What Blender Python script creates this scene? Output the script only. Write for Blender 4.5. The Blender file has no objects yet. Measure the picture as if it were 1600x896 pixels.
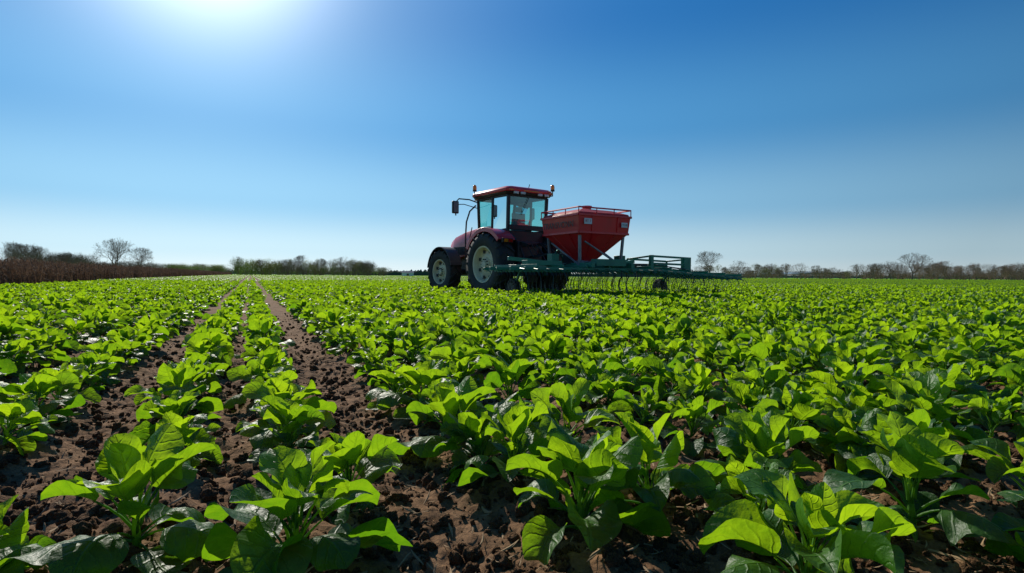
import bpy, math, random
import numpy as np
from mathutils import Vector, Matrix, noise
R=random.Random(7); NR=np.random.default_rng(11)
scene=bpy.context.scene
CAMH=0.65; F=889.0
A=math.radians(24.7); CA,SA=math.cos(A),math.sin(A)
SUN_AZ=math.radians(-28.5); SUN_EL=math.radians(30)

# ---------------------------------------------------------------- materials
def newmat(name):
    m=bpy.data.materials.new(name); m.use_nodes=True
    nt=m.node_tree; nt.nodes.clear()
    out=nt.nodes.new('ShaderNodeOutputMaterial')
    return m,nt,out
def N(nt,t,**kw):
    n=nt.nodes.new(t)
    for k,v in kw.items(): setattr(n,k,v)
    return n
def L(nt,a,b): nt.links.new(a,b)
def math_n(nt,op,a,b=None,clamp=False):
    n=nt.nodes.new('ShaderNodeMath'); n.operation=op; n.use_clamp=clamp
    for i,x in enumerate((a,b)):
        if x is None: continue
        if isinstance(x,(int,float)): n.inputs[i].default_value=x
        else: nt.links.new(x,n.inputs[i])
    return n.outputs[0]
def mixc(nt,f,a,b,mode='MIX'):
    n=nt.nodes.new('ShaderNodeMix'); n.data_type='RGBA'; n.blend_type=mode
    for i,x in ((0,f),(6,a),(7,b)):
        if isinstance(x,(int,float)): n.inputs[i].default_value=x
        elif isinstance(x,tuple): n.inputs[i].default_value=(x[0],x[1],x[2],1)
        else: nt.links.new(x,n.inputs[i])
    return n.outputs[2]
def paint(name,col,rough=.4,metal=0,dirt=.25,dcol=(.16,.12,.09),coat=0.0,scale=3.0,bump=0.0):
    m,nt,out=newmat(name)
    tc=N(nt,'ShaderNodeTexCoord')
    nz=N(nt,'ShaderNodeTexNoise'); nz.inputs['Scale'].default_value=scale; nz.inputs['Detail'].default_value=8; nz.inputs['Roughness'].default_value=.65
    L(nt,tc.outputs['Object'],nz.inputs['Vector'])
    rp=N(nt,'ShaderNodeMapRange'); rp.inputs[1].default_value=.45; rp.inputs[2].default_value=.75
    L(nt,nz.outputs['Fac'],rp.inputs[0])
    f=math_n(nt,'MULTIPLY',rp.outputs[0],dirt)
    c=mixc(nt,f,col,dcol)
    b=N(nt,'ShaderNodeBsdfPrincipled'); L(nt,c,b.inputs['Base Color'])
    b.inputs['Metallic'].default_value=metal
    rr=math_n(nt,'ADD',math_n(nt,'MULTIPLY',rp.outputs[0],.3),rough); L(nt,rr,b.inputs['Roughness'])
    b.inputs['Coat Weight'].default_value=coat
    if bump>0:
        bp=N(nt,'ShaderNodeBump'); bp.inputs['Strength'].default_value=bump; bp.inputs['Distance'].default_value=.01
        L(nt,nz.outputs['Fac'],bp.inputs['Height']); L(nt,bp.outputs[0],b.inputs['Normal'])
    L(nt,b.outputs[0],out.inputs[0]); return m
M_RED=paint('red_paint',(.82,.016,.022),.38,coat=.2,dirt=.3,dcol=(.40,.13,.09),scale=2.2)
M_HOOD=paint('hood_paint',(.76,.034,.05),.32,coat=.35,dirt=.3,dcol=(.40,.17,.13))
M_GREEN=paint('green_paint',(.012,.20,.12),.4,dirt=.45)
M_BLACK=paint('black_plastic',(.018,.018,.02),.45,dirt=.3)
M_DARK=paint('dark_metal',(.04,.04,.045),.45,metal=.3,dirt=.6)
M_GREY=paint('grey_steel',(.22,.23,.25),.4,metal=.4,dirt=.5)
M_TYRE=paint('tyre_rubber',(.026,.025,.024),.7,dirt=.65,dcol=(.14,.105,.07),bump=.3)
M_RIM=paint('rim_paint',(.86,.70,.45),.45,dirt=.4)
M_WHITE=paint('white_label',(.7,.7,.7),.5,dirt=.2)
M_WIRE=paint('tine_steel',(.05,.07,.06),.35,metal=.6,dirt=.4)
M_SEAT=paint('seat_fabric',(.25,.27,.28),.8)
def emis(name,col,s=.3):
    m,nt,out=newmat(name); b=N(nt,'ShaderNodeBsdfPrincipled')
    b.inputs['Base Color'].default_value=(*col,1); b.inputs['Roughness'].default_value=.15
    b.inputs['Transmission Weight'].default_value=s
    L(nt,b.outputs[0],out.inputs[0]); return m
M_AMBER=emis('amber_lens',(.95,.30,.02)); M_TAIL=emis('red_lens',(.7,.02,.01)); M_LAMP=emis('clear_lens',(.8,.8,.75))
def glassm():
    m,nt,out=newmat('tinted_glass')
    t=N(nt,'ShaderNodeBsdfTransparent'); t.inputs[0].default_value=(.46,.84,.78,1)
    g=N(nt,'ShaderNodeBsdfGlossy'); g.inputs['Roughness'].default_value=.02; g.inputs[0].default_value=(.8,1,1,1)
    fr=N(nt,'ShaderNodeFresnel'); fr.inputs[0].default_value=1.5
    f=math_n(nt,'ADD',fr.outputs[0],.05,True)
    mx=N(nt,'ShaderNodeMixShader'); L(nt,f,mx.inputs[0]); L(nt,t.outputs[0],mx.inputs[1]); L(nt,g.outputs[0],mx.inputs[2])
    L(nt,mx.outputs[0],out.inputs[0]); return m
M_GLASS=glassm()
def leafm(name,dk,lt,tr,tfac=.45):
    m,nt,out=newmat(name)
    uv=N(nt,'ShaderNodeUVMap'); sp=N(nt,'ShaderNodeSeparateXYZ'); L(nt,uv.outputs[0],sp.inputs[0])
    u=sp.outputs[0]; v=sp.outputs[1]
    tc=N(nt,'ShaderNodeTexCoord')
    nz=N(nt,'ShaderNodeTexNoise'); nz.inputs['Scale'].default_value=48; nz.inputs['Detail'].default_value=5
    L(nt,tc.outputs['Object'],nz.inputs['Vector'])
    av=math_n(nt,'ABSOLUTE',math_n(nt,'SUBTRACT',math_n(nt,'MULTIPLY',v,2.0),1.0))
    ph=math_n(nt,'SUBTRACT',u,math_n(nt,'MULTIPLY',math_n(nt,'POWER',av,1.4),.26))
    ph=math_n(nt,'ADD',ph,math_n(nt,'MULTIPLY',nz.outputs['Fac'],.10))
    s=math_n(nt,'SINE',math_n(nt,'MULTIPLY',ph,2*math.pi*5.2))
    s01=math_n(nt,'ADD',math_n(nt,'MULTIPLY',s,.5),.5)
    vein=math_n(nt,'POWER',s01,14.0)
    mid=N(nt,'ShaderNodeMapRange'); mid.inputs[1].default_value=.08; mid.inputs[2].default_value=.02; mid.inputs[3].default_value=0; mid.inputs[4].default_value=1
    L(nt,av,mid.inputs[0])
    vv=math_n(nt,'MAXIMUM',mid.outputs[0],math_n(nt,'MULTIPLY',vein,math_n(nt,'SUBTRACT',.7,math_n(nt,'MULTIPLY',av,.45))))
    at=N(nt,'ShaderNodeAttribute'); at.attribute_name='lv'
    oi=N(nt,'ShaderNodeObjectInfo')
    leaf_tone=math_n(nt,'ADD',math_n(nt,'MULTIPLY',at.outputs['Fac'],.65),math_n(nt,'MULTIPLY',oi.outputs['Random'],.35))  # leaf tone: lv (holds painted shading on plants) plus random variation per instance
    leaf_tone2=math_n(nt,'ADD',leaf_tone,math_n(nt,'MULTIPLY',math_n(nt,'SUBTRACT',nz.outputs['Fac'],.5),.7),True)
    base=mixc(nt,leaf_tone2,dk,lt)
    base=mixc(nt,math_n(nt,'MULTIPLY',vv,.4),base,(lt[0]*1.8,lt[1]*1.5,lt[2]*2.2))
    trc=mixc(nt,leaf_tone2,(tr[0]*.30,tr[1]*.50,tr[2]*.6),tr)
    trc=mixc(nt,math_n(nt,'MULTIPLY',vv,.4),trc,(tr[0]*.4,tr[1]*.5,tr[2]))
    h=math_n(nt,'SUBTRACT',math_n(nt,'MULTIPLY',nz.outputs['Fac'],1.8),math_n(nt,'MULTIPLY',vv,.9))
    bp=N(nt,'ShaderNodeBump'); bp.inputs['Strength'].default_value=.8; bp.inputs['Distance'].default_value=.004
    L(nt,h,bp.inputs['Height'])
    b=N(nt,'ShaderNodeBsdfPrincipled'); L(nt,base,b.inputs['Base Color']); b.inputs['Roughness'].default_value=.47
    b.inputs['Specular IOR Level'].default_value=.38
    L(nt,bp.outputs[0],b.inputs['Normal'])
    t=N(nt,'ShaderNodeBsdfTranslucent'); L(nt,trc,t.inputs[0]); L(nt,bp.outputs[0],t.inputs['Normal'])
    mx=N(nt,'ShaderNodeMixShader'); mx.inputs[0].default_value=tfac
    L(nt,b.outputs[0],mx.inputs[1]); L(nt,t.outputs[0],mx.inputs[2]); L(nt,mx.outputs[0],out.inputs[0])
    return m
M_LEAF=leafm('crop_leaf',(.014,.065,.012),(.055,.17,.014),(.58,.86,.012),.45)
def simple(name,c1,c2,scale=1.0,rough=.9,trans=0.0):
    m,nt,out=newmat(name)
    tc=N(nt,'ShaderNodeTexCoord'); nz=N(nt,'ShaderNodeTexNoise'); nz.inputs['Scale'].default_value=scale; nz.inputs['Detail'].default_value=5
    L(nt,tc.outputs['Object'],nz.inputs['Vector'])
    oi=N(nt,'ShaderNodeObjectInfo')
    f=math_n(nt,'ADD',math_n(nt,'MULTIPLY',nz.outputs['Fac'],.6),math_n(nt,'MULTIPLY',oi.outputs['Random'],.4),True)
    c=mixc(nt,f,c1,c2)
    b=N(nt,'ShaderNodeBsdfPrincipled'); L(nt,c,b.inputs['Base Color']); b.inputs['Roughness'].default_value=rough
    b.inputs['Specular IOR Level'].default_value=.15
    if trans>0:
        t=N(nt,'ShaderNodeBsdfTranslucent'); L(nt,c,t.inputs[0])
        mx=N(nt,'ShaderNodeMixShader'); mx.inputs[0].default_value=trans
        L(nt,b.outputs[0],mx.inputs[1]); L(nt,t.outputs[0],mx.inputs[2]); L(nt,mx.outputs[0],out.inputs[0])
    else: L(nt,b.outputs[0],out.inputs[0])
    return m
M_BARK=simple('bark',(.15,.10,.075),(.28,.20,.15),2)  # bark brown, base raised to paint in the distance haze
M_TWIGG=simple('twig_green',(.20,.19,.08),(.33,.31,.12),2,trans=.3)
M_CORN=simple('dry_stalk',(.10,.058,.036),(.22,.135,.085),3,trans=.25)
M_CONI=simple('conifer_far',(.04,.065,.05),(.07,.10,.08),.3)
M_BUD=simple('bud_leaf',(.22,.29,.07),(.38,.43,.12),2,trans=.4)
M_STRAW=simple('straw',(.22,.14,.08),(.44,.31,.18),20)
M_WALL=simple('white_wall',(.7,.7,.68),(.8,.8,.78),1)
M_ROOF=simple('grey_roof',(.2,.2,.2),(.3,.3,.3),1)

def groundm():
    m,nt,out=newmat('ground_soil')
    tc=N(nt,'ShaderNodeTexCoord')
    def nz(s,d,r=.6):
        n=N(nt,'ShaderNodeTexNoise'); n.inputs['Scale'].default_value=s; n.inputs['Detail'].default_value=d; n.inputs['Roughness'].default_value=r
        L(nt,tc.outputs['Object'],n.inputs['Vector']); return n.outputs['Fac']
    a=nz(9,8,.7); b_=nz(70,6,.7); c=nz(1.2,4)
    f=math_n(nt,'ADD',math_n(nt,'MULTIPLY',a,.6),math_n(nt,'MULTIPLY',b_,.4))
    mr=N(nt,'ShaderNodeMapRange'); mr.inputs[1].default_value=.35; mr.inputs[2].default_value=.65; L(nt,f,mr.inputs[0])
    soil=mixc(nt,mr.outputs[0],(.085,.043,.022),(.29,.170,.092))
    grass=mixc(nt,c,(.16,.36,.03),(.22,.44,.05))
    at=N(nt,'ShaderNodeAttribute'); at.attribute_name='gr'
    col=mixc(nt,at.outputs['Fac'],soil,grass)
    vo=N(nt,'ShaderNodeTexVoronoi'); vo.inputs['Scale'].default_value=38; L(nt,tc.outputs['Object'],vo.inputs['Vector'])
    h=math_n(nt,'ADD',math_n(nt,'MULTIPLY',b_,.7),math_n(nt,'MULTIPLY',vo.outputs['Distance'],-.5))
    bp=N(nt,'ShaderNodeBump'); bp.inputs['Strength'].default_value=.8; bp.inputs['Distance'].default_value=.010; L(nt,h,bp.inputs['Height'])
    b=N(nt,'ShaderNodeBsdfPrincipled'); L(nt,col,b.inputs['Base Color']); b.inputs['Roughness'].default_value=.95
    b.inputs['Specular IOR Level'].default_value=.08
    L(nt,bp.outputs[0],b.inputs['Normal']); L(nt,b.outputs[0],out.inputs[0]); return m
M_GROUND=groundm()

# ---------------------------------------------------------------- mesh helpers
import bmesh
class MB:
    def __init__(s): s.v=[]; s.f=[]
    def add(s,vs,fs):
        o=len(s.v); s.v+= [tuple(p) for p in vs]; s.f+=[tuple(i+o for i in f) for f in fs]; return s
    def hexa(s,p):
        return s.add(p,[(0,3,2,1),(4,5,6,7),(0,1,5,4),(1,2,6,5),(2,3,7,6),(3,0,4,7)])
    def box(s,x0,x1,y0,y1,z0,z1):
        return s.hexa([(x0,y0,z0),(x1,y0,z0),(x1,y1,z0),(x0,y1,z0),(x0,y0,z1),(x1,y0,z1),(x1,y1,z1),(x0,y1,z1)])
    def beam(s,p,q,w,h=None):
        h=h or w; p=Vector(p); q=Vector(q); d=(q-p).normalized()
        up=Vector((0,0,1)) if abs(d.z)<.95 else Vector((1,0,0))
        a=d.cross(up).normalized(); b=a.cross(d)
        c=[(-1,-1),(1,-1),(1,1),(-1,1)]
        return s.hexa([p+a*w/2*i+b*h/2*j for i,j in c]+[q+a*w/2*i+b*h/2*j for i,j in c])
    def tube(s,path,r,n=8):
        path=[Vector(p) for p in path]; k=len(path); rs=r if isinstance(r,(list,tuple)) else [r]*k
        vs=[];fs=[]; ref=None
        for i,p in enumerate(path):
            d=(path[min(i+1,k-1)]-path[max(i-1,0)]).normalized()
            if ref is None:
                ref=Vector((0,0,1)) if abs(d.z)<.9 else Vector((1,0,0))
            a=(ref-d*ref.dot(d)).normalized(); b=d.cross(a); ref=a
            for j in range(n):
                t=2*math.pi*j/n; vs.append(p+(a*math.cos(t)+b*math.sin(t))*rs[i])
        for i in range(k-1):
            for j in range(n):
                fs.append((i*n+j,i*n+(j+1)%n,(i+1)*n+(j+1)%n,(i+1)*n+j))
        fs.append(tuple(range(n))[::-1]); fs.append(tuple((k-1)*n+j for j in range(n)))
        return s.add(vs,fs)
    def lathe(s,prof,c,n=48,sy=1):
        vs=[];fs=[];k=len(prof)
        for i in range(n):
            t=2*math.pi*i/n
            for r,y in prof: vs.append((c[0]+r*math.cos(t),c[1]+y*sy,c[2]+r*math.sin(t)))
        for i in range(n):
            for j in range(k-1):
                a=i*k+j;b=i*k+(j+1)%k;c2=((i+1)%n)*k+(j+1)%k;d=((i+1)%n)*k+j
                fs.append((a,b,c2,d) if sy>0 else (d,c2,b,a))
        return s.add(vs,fs)
    def loft(s,secs,cap=True):
        k=len(secs[0]);vs=[];fs=[]
        for sec in secs: vs+=sec
        for i in range(len(secs)-1):
            for j in range(k):
                fs.append((i*k+j,i*k+(j+1)%k,(i+1)*k+(j+1)%k,(i+1)*k+j))
        if cap: fs.append(tuple(range(k))[::-1]); fs.append(tuple((len(secs)-1)*k+j for j in range(k)))
        return s.add(vs,fs)
    def obj(s,name,mat,parent=None,bevel=0,smooth=True,ang=35,link=True):
        me=bpy.data.meshes.new(name); me.from_pydata(s.v,[],s.f); me.materials.append(mat)
        bm=bmesh.new(); bm.from_mesh(me); bmesh.ops.recalc_face_normals(bm,faces=bm.faces); bm.to_mesh(me); bm.free()
        if smooth:
            me.polygons.foreach_set('use_smooth',[True]*len(me.polygons))
            me.set_sharp_from_angle(angle=math.radians(ang))
        o=bpy.data.objects.new(name,me)
        if link: scene.collection.objects.link(o)
        if parent: o.parent=parent
        if bevel>0:
            b=o.modifiers.new('Bevel','BEVEL'); b.width=bevel; b.segments=2; b.limit_method='ANGLE'; b.angle_limit=math.radians(40)
        return o
def empty(name,loc,yaw):
    e=bpy.data.objects.new(name,None); scene.collection.objects.link(e); e.location=loc; e.rotation_euler=(0,0,yaw); e.empty_display_size=.5; return e

def scatter(name,pts,rot,scl,idx,coll):
    n=len(pts); me=bpy.data.meshes.new(name); me.vertices.add(n)
    me.vertices.foreach_set('co',np.asarray(pts,dtype=np.float32).ravel())
    a=me.attributes.new('rot','FLOAT_VECTOR','POINT'); a.data.foreach_set('vector',np.asarray(rot,dtype=np.float32).ravel())
    a=me.attributes.new('scl','FLOAT_VECTOR','POINT'); a.data.foreach_set('vector',np.asarray(scl,dtype=np.float32).ravel())
    a=me.attributes.new('idx','INT','POINT'); a.data.foreach_set('value',np.asarray(idx,dtype=np.int32))
    o=bpy.data.objects.new(name,me); scene.collection.objects.link(o)
    ng=bpy.data.node_groups.new(name+'_gn','GeometryNodeTree')
    ng.interface.new_socket('Geometry',in_out='INPUT',socket_type='NodeSocketGeometry')
    ng.interface.new_socket('Geometry',in_out='OUTPUT',socket_type='NodeSocketGeometry')
    gi=ng.nodes.new('NodeGroupInput'); go=ng.nodes.new('NodeGroupOutput')
    ip=ng.nodes.new('GeometryNodeInstanceOnPoints'); ci=ng.nodes.new('GeometryNodeCollectionInfo')
    ci.inputs['Collection'].default_value=coll; ci.inputs['Separate Children'].default_value=True; ci.inputs['Reset Children'].default_value=True
    def na(nm,t):
        x=ng.nodes.new('GeometryNodeInputNamedAttribute'); x.data_type=t; x.inputs['Name'].default_value=nm
        return next(q for q in x.outputs if q.enabled and q.name=='Attribute')
    er=ng.nodes.new('FunctionNodeEulerToRotation')
    lk=ng.links.new
    lk(gi.outputs[0],ip.inputs['Points']); lk(ci.outputs[0],ip.inputs['Instance']); ip.inputs['Pick Instance'].default_value=True
    lk(na('idx','INT'),ip.inputs['Instance Index']); lk(na('rot','FLOAT_VECTOR'),er.inputs[0]); lk(er.outputs[0],ip.inputs['Rotation'])
    lk(na('scl','FLOAT_VECTOR'),ip.inputs['Scale']); lk(ip.outputs[0],go.inputs[0])
    md=o.modifiers.new('scatter','NODES'); md.node_group=ng
    return o
def coll_of(name,objs):
    c=bpy.data.collections.new(name)
    for o in objs: c.objects.link(o)
    return c

# ---------------------------------------------------------------- rows
rows=[-.27,.11,.72,1.05,1.49,1.84,2.20,2.62,2.97,3.34]
s=-.82
while s>-8.7: rows.append(s); s-=.571
s=3.74
while s<62: rows.append(s); s+=.40
rows=np.array(sorted(rows))
def to_world(s,t): return s*CA-t*SA, s*SA+t*CA
def to_st(x,y): return x*CA+y*SA, -x*SA+y*CA

LAT=NR.random((256,256))
def vn(x,y):
    xi=np.floor(x).astype(int); yi=np.floor(y).astype(int); fx=x-xi; fy=y-yi
    fx=fx*fx*(3-2*fx); fy=fy*fy*(3-2*fy)
    g=lambda i,j: LAT[i%256,j%256]
    return (g(xi,yi)*(1-fx)+g(xi+1,yi)*fx)*(1-fy)+(g(xi,yi+1)*(1-fx)+g(xi+1,yi+1)*fx)*fy
def height(x,y):
    x=np.asarray(x,float); y=np.asarray(y,float)
    s,t=to_st(x,y)
    i=np.clip(np.searchsorted(rows,s),1,len(rows)-1)
    d=np.minimum(np.abs(s-rows[i-1]),np.abs(s-rows[i]))
    r=np.hypot(x,y)
    ridge=.022*np.exp(-(d/.11)**2)-.05*(1-np.exp(-(d/.26)**2))
    fade=1/(1+(r/14)**2)
    n=(vn(x*3.1,y*3.1)-.5)*.035+(vn(x*9,y*9)-.5)*.026
    n2=np.abs(vn(x*22+5,y*22)-.5)*.036+np.abs(vn(x*47,y*47+9)-.5)*.022
    return (ridge+n)*np.clip(fade*1.3,0,1)+n2*fade-.01
def axis(a,b,st,lim):
    xs=list(np.arange(a,b,st)); g=st; x=xs[-1]
    while x<lim: g*=1.09; x+=g; xs.append(x)
    g=st; x=a; lo=[]
    while x>-lim: g*=1.09; x-=g; lo.append(x)
    return np.array(lo[::-1]+xs)
xs=axis(-2.6,3.4,.015,3000); ys=axis(.5,4.6,.015,3000)
X,Y=np.meshgrid(xs,ys); Z=height(X,Y)
st=to_st(X,Y)
dfield=235.0
infield=((st[0]>-9.0)&(Y<dfield))
nx,ny=len(xs),len(ys)
me=bpy.data.meshes.new('ground'); me.vertices.add(nx*ny)
me.vertices.foreach_set('co',np.stack([X,Y,Z],-1).astype(np.float32).ravel())
ii=np.arange(nx*ny).reshape(ny,nx)
q=np.stack([ii[:-1,:-1],ii[:-1,1:],ii[1:,1:],ii[1:,:-1]],-1).reshape(-1,4)
me.loops.add(q.size); me.loops.foreach_set('vertex_index',q.ravel().astype(np.int32))
me.polygons.add(len(q)); me.polygons.foreach_set('loop_start',(np.arange(len(q))*4).astype(np.int32))
me.update(calc_edges=True); me.polygons.foreach_set('use_smooth',np.ones(len(q),bool))
a=me.attributes.new('gr','FLOAT','POINT'); a.data.foreach_set('value',(1-infield.astype(np.float32)).ravel())
me.materials.append(M_GROUND)
ground=bpy.data.objects.new('ground',me); scene.collection.objects.link(ground)

# ---------------------------------------------------------------- plants
def build_leafmesh(name,leaves,mat):
    V=[];Fc=[];UV=[];LV=[]; o=0
    for vs,fs,uvs,lv in leaves:
        V+=vs; Fc+=[tuple(i+o for i in f) for f in fs]; UV+=uvs; LV+=[lv]*len(vs); o+=len(vs)
    me=bpy.data.meshes.new(name); me.from_pydata(V,[],Fc); me.materials.append(mat)
    me.polygons.foreach_set('use_smooth',[True]*len(me.polygons))
    uvl=me.uv_layers.new(name='UVMap'); li=np.zeros(len(me.loops),np.int32); me.loops.foreach_get('vertex_index',li)
    uvl.data.foreach_set('uv',np.array(UV,np.float32)[li].ravel())
    a=me.attributes.new('lv','FLOAT','POINT'); a.data.foreach_set('value',np.array(LV,np.float32))
    return bpy.data.objects.new(name,me)
def leaf(r,az,el0,droop,Ln,W,pet,base,nu,nv,cup,wav,roll,lv):
    ca,sa=math.cos(az),math.sin(az)
    p=Vector(base); vs=[];fs=[];uv=[]
    pp=[p.copy()]
    for k in range(3):
        el_k=el0+.25*(1-k/2.0)
        p=p+Vector((math.cos(el_k)*ca,math.cos(el_k)*sa,math.sin(el_k)))*(pet/3); pp.append(p.copy())
    S0=Vector((-sa,ca,0))
    for k,q in enumerate(pp):
        rr=.0036-.0005*k
        D=Vector((ca*math.cos(el0),sa*math.cos(el0),math.sin(el0))); Nn=S0.cross(D)*-1
        for t in range(3):
            th=2*math.pi*t/3; vs.append(tuple(q+S0*math.cos(th)*rr+Nn*math.sin(th)*rr)); uv.append((0.0,.5))
    for k in range(3):
        for t in range(3): fs.append((k*3+t,k*3+(t+1)%3,(k+1)*3+(t+1)%3,(k+1)*3+t))
    o=len(vs); ph=r.random()*6; ph2=r.random()*6; side=r.uniform(-.6,.6)
    c=pp[-1].copy(); c0=r.uniform(.85,1.15)
    e1=r.uniform(.42,.6); e2=r.uniform(.5,.8)
    umax=e1/(e1+e2); nrm=1/((umax**e1)*((1-umax)**e2))
    for i in range(nu+1):
        u=i/nu; el=el0-droop*(u**1.3)
        azz=az+side*u
        D=Vector((math.cos(el)*math.cos(azz),math.cos(el)*math.sin(azz),math.sin(el)))
        if i>0: c=c+D*(Ln/nu)
        S=Vector((-math.sin(azz),math.cos(azz),0)); Nn=D.cross(S)
        ro=roll*u; S2=S*math.cos(ro)+Nn*math.sin(ro); N2=Nn*math.cos(ro)-S*math.sin(ro)
        w=W*nrm*(max(u,0)**e1)*(max(1-u,0)**e2)
        if i==nu: w=W*.02
        if i==0: w=W*.10
        for j in range(nv+1):
            t=2*j/nv-1; at=abs(t)
            asym=c0 if t>0 else 2-c0
            wv=wav*(math.sin(8*u+ph+(1.7 if t>0 else 0))+.6*math.sin(15*u+ph2+t*2))*at**1.6
            pk=.045*math.sin(30*u-6*at+ph)*at*(1-at)*4*.6
            k=1-.22*abs(cup)*at
            q=c+S2*(w*t*k*asym)+N2*(w*(cup*(at**1.4)+wv+pk))
            vs.append((q.x,q.y,max(q.z,.004))); uv.append((u,j/nv))
    m=nv+1
    for i in range(nu):
        for j in range(nv): fs.append((o+i*m+j,o+i*m+j+1,o+(i+1)*m+j+1,o+(i+1)*m+j))
    return vs,fs,uv,lv
def plant(name,seed,nu,nv):
    r=random.Random(seed); lf=[]; nl=r.randint(16,22); az=r.random()*6
    for k in range(nl):
        f=k/(nl-1)
        az+=2.4+r.uniform(-.45,.45)
        Ln=(.138-.052*f)*r.uniform(.70,1.22); W=Ln*r.uniform(.35,.48)
        el=math.radians(10+68*f+r.uniform(-18,18)); droop=math.radians(r.uniform(15,115)*(1.1-.55*f))
        pet=(.040+.032*(1-abs(f-.5)*2))*r.uniform(.7,1.35)
        cup=r.choice([r.uniform(.25,.9),r.uniform(.15,.5),r.uniform(-.55,-.1)])
        b=(.008*math.cos(az),.008*math.sin(az),.018+.080*(f**1.3)*r.uniform(.8,1.1))
        lf.append(leaf(r,az,el,droop,Ln,W,pet,b,nu,nv,cup,r.uniform(.08,.26),r.uniform(-1,1),min(1,max(0,.0+.85*f+r.uniform(-.3,.3)))))  # lv: shading put into leaf colour, outer leaves darker, top leaves lighter, with jitter
    vs=[];fs=[];uv=[]
    for i,(z,rr) in enumerate([(-.03,.010),(.05,.007),(.10,.004)]):
        for t in range(5):
            th=2*math.pi*t/5; vs.append((rr*math.cos(th),rr*math.sin(th),z)); uv.append((.0,.5))
    for i in range(2):
        for t in range(5): fs.append((i*5+t,i*5+(t+1)%5,(i+1)*5+(t+1)%5,(i+1)*5+t))
    lf.append((vs,fs,uv,.6))
    return build_leafmesh(name,lf,M_LEAF)
NV=14
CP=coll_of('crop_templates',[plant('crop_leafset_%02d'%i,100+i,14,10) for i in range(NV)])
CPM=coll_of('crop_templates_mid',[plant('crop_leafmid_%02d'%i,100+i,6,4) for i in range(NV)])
CELL=4.0
def is_far(s,t):
    cs=(np.floor(s/CELL)+.5)*CELL; ct=(np.floor(t/CELL)+.5)*CELL
    return np.hypot(cs,ct)>44
P=[];RO=[];SC=[]
for (hx,hy,hs_) in ((-.84,1.27,1.15),(-.46,1.19,1.2),(-.46,1.60,1.0),(.17,1.36,1.25),(.37,1.50,1.18),(.57,1.10,1.15),(1.00,1.40,1.2),(1.22,1.18,1.15),(-1.08,1.15,.85),(.76,1.70,1.1),(.00,1.70,1.05),(1.45,1.55,1.15),(.62,1.42,.9),(1.18,1.68,1.1)):
    P.append((hx,hy)); RO.append((R.gauss(0,.1),R.gauss(0,.1),R.random()*6.28)); SC.append((hs_,hs_,hs_*1.02))
for s in rows:
    t=-3.0+R.random()*.3
    pts=[]
    while t<50:
        pts.append(t); near=t<3.2
        t+=R.uniform(.27,.40) if (s<.5 and near) else R.uniform(.21,.30)
    for t in pts:
        ss=s+R.gauss(0,.020 if s<.5 else .035)
        x,y=to_world(ss,t); d=math.hypot(x,y)
        ang=math.degrees(math.atan2(x,y))
        if d>3 and abs(ang)>56: continue
        if d<.75: continue
        if abs(ang)<46 and y<1.82: continue
        if is_far(ss,t): continue
        if R.random()<.04: continue
        P.append((x,y))
        RO.append((R.gauss(0,.14),R.gauss(0,.14),R.random()*6.28))
        k=R.uniform(.72,1.2)*(.95 if s<.5 else 1.02); SC.append((k,k,k*R.uniform(.9,1.12)))
P=np.array(P); Zp=height(P[:,0],P[:,1]); RO=np.array(RO); SC=np.array(SC); D_=np.hypot(P[:,0],P[:,1]); ID=NR.integers(0,NV,len(P))
mN=D_<8
P3=np.column_stack([P,Zp])
scatter('crop_plants',P3[mN],RO[mN],SC[mN],ID[mN],CP)
scatter('field_crop',P3[~mN],RO[~mN],SC[~mN],ID[~mN],CPM)
def patch(name,seed,nrow):
    r=random.Random(seed); V=[];Fc=[];UV=[];LV=[]
    sp=4/nrow
    for i in range(nrow):
        s=-2+sp/2+sp*i
        for k in range(16):
            t=-2+k*.25+r.uniform(-.05,.05)
            for l in range(10):
                az=r.random()*6.28; rad=r.uniform(.01,.13); z=.23-.9*rad+r.uniform(-.04,.03)
                el=math.radians(r.uniform(-35,50)); h=r.uniform(.04,.06)
                c=Vector((s+rad*math.cos(az),t+rad*math.sin(az),z)); D=Vector((math.cos(az)*math.cos(el),math.sin(az)*math.cos(el),math.sin(el))); S=Vector((-math.sin(az),math.cos(az),r.uniform(-.5,.5))).normalized()
                o=len(V)
                V+=[tuple(c-D*h),tuple(c+S*h*.8),tuple(c+D*h),tuple(c-S*h*.8)]; Fc.append((o,o+1,o+2,o+3)); UV+=[(0,.5),(.5,1),(1,.5),(.5,0)]; LV+=[r.uniform(.1,1)]*4
    me=bpy.data.meshes.new(name); me.from_pydata(V,[],Fc); me.materials.append(M_LEAF)
    uvl=me.uv_layers.new(name='UVMap'); li=np.zeros(len(me.loops),np.int32); me.loops.foreach_get('vertex_index',li)
    uvl.data.foreach_set('uv',np.array(UV,np.float32)[li].ravel())
    a=me.attributes.new('lv','FLOAT','POINT'); a.data.foreach_set('value',np.array(LV,np.float32))
    return bpy.data.objects.new(name,me)
CPP=coll_of('crop_far_templates',[patch('crop_patch_%d'%i,i,7 if i<2 else 10) for i in range(4)])
pp=[];pr=[];pi_=[]
for i in range(-3,80):
    for j in range(-20,80):
        s=(i+.5)*CELL; t=(j+.5)*CELL
        if math.hypot(s,t)<=44 or s<-10: continue
        x,y=to_world(s,t)
        if y<0 or y>dfield-3 or abs(math.degrees(math.atan2(x,y)))>54: continue
        pp.append((x,y,0)); pr.append((0,0,A+R.choice([0,math.pi]))); pi_.append(R.randrange(2)+(0 if s<6 else 2))
scatter('distant_crop',pp,pr,np.ones((len(pp),3)),pi_,CPP)

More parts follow.
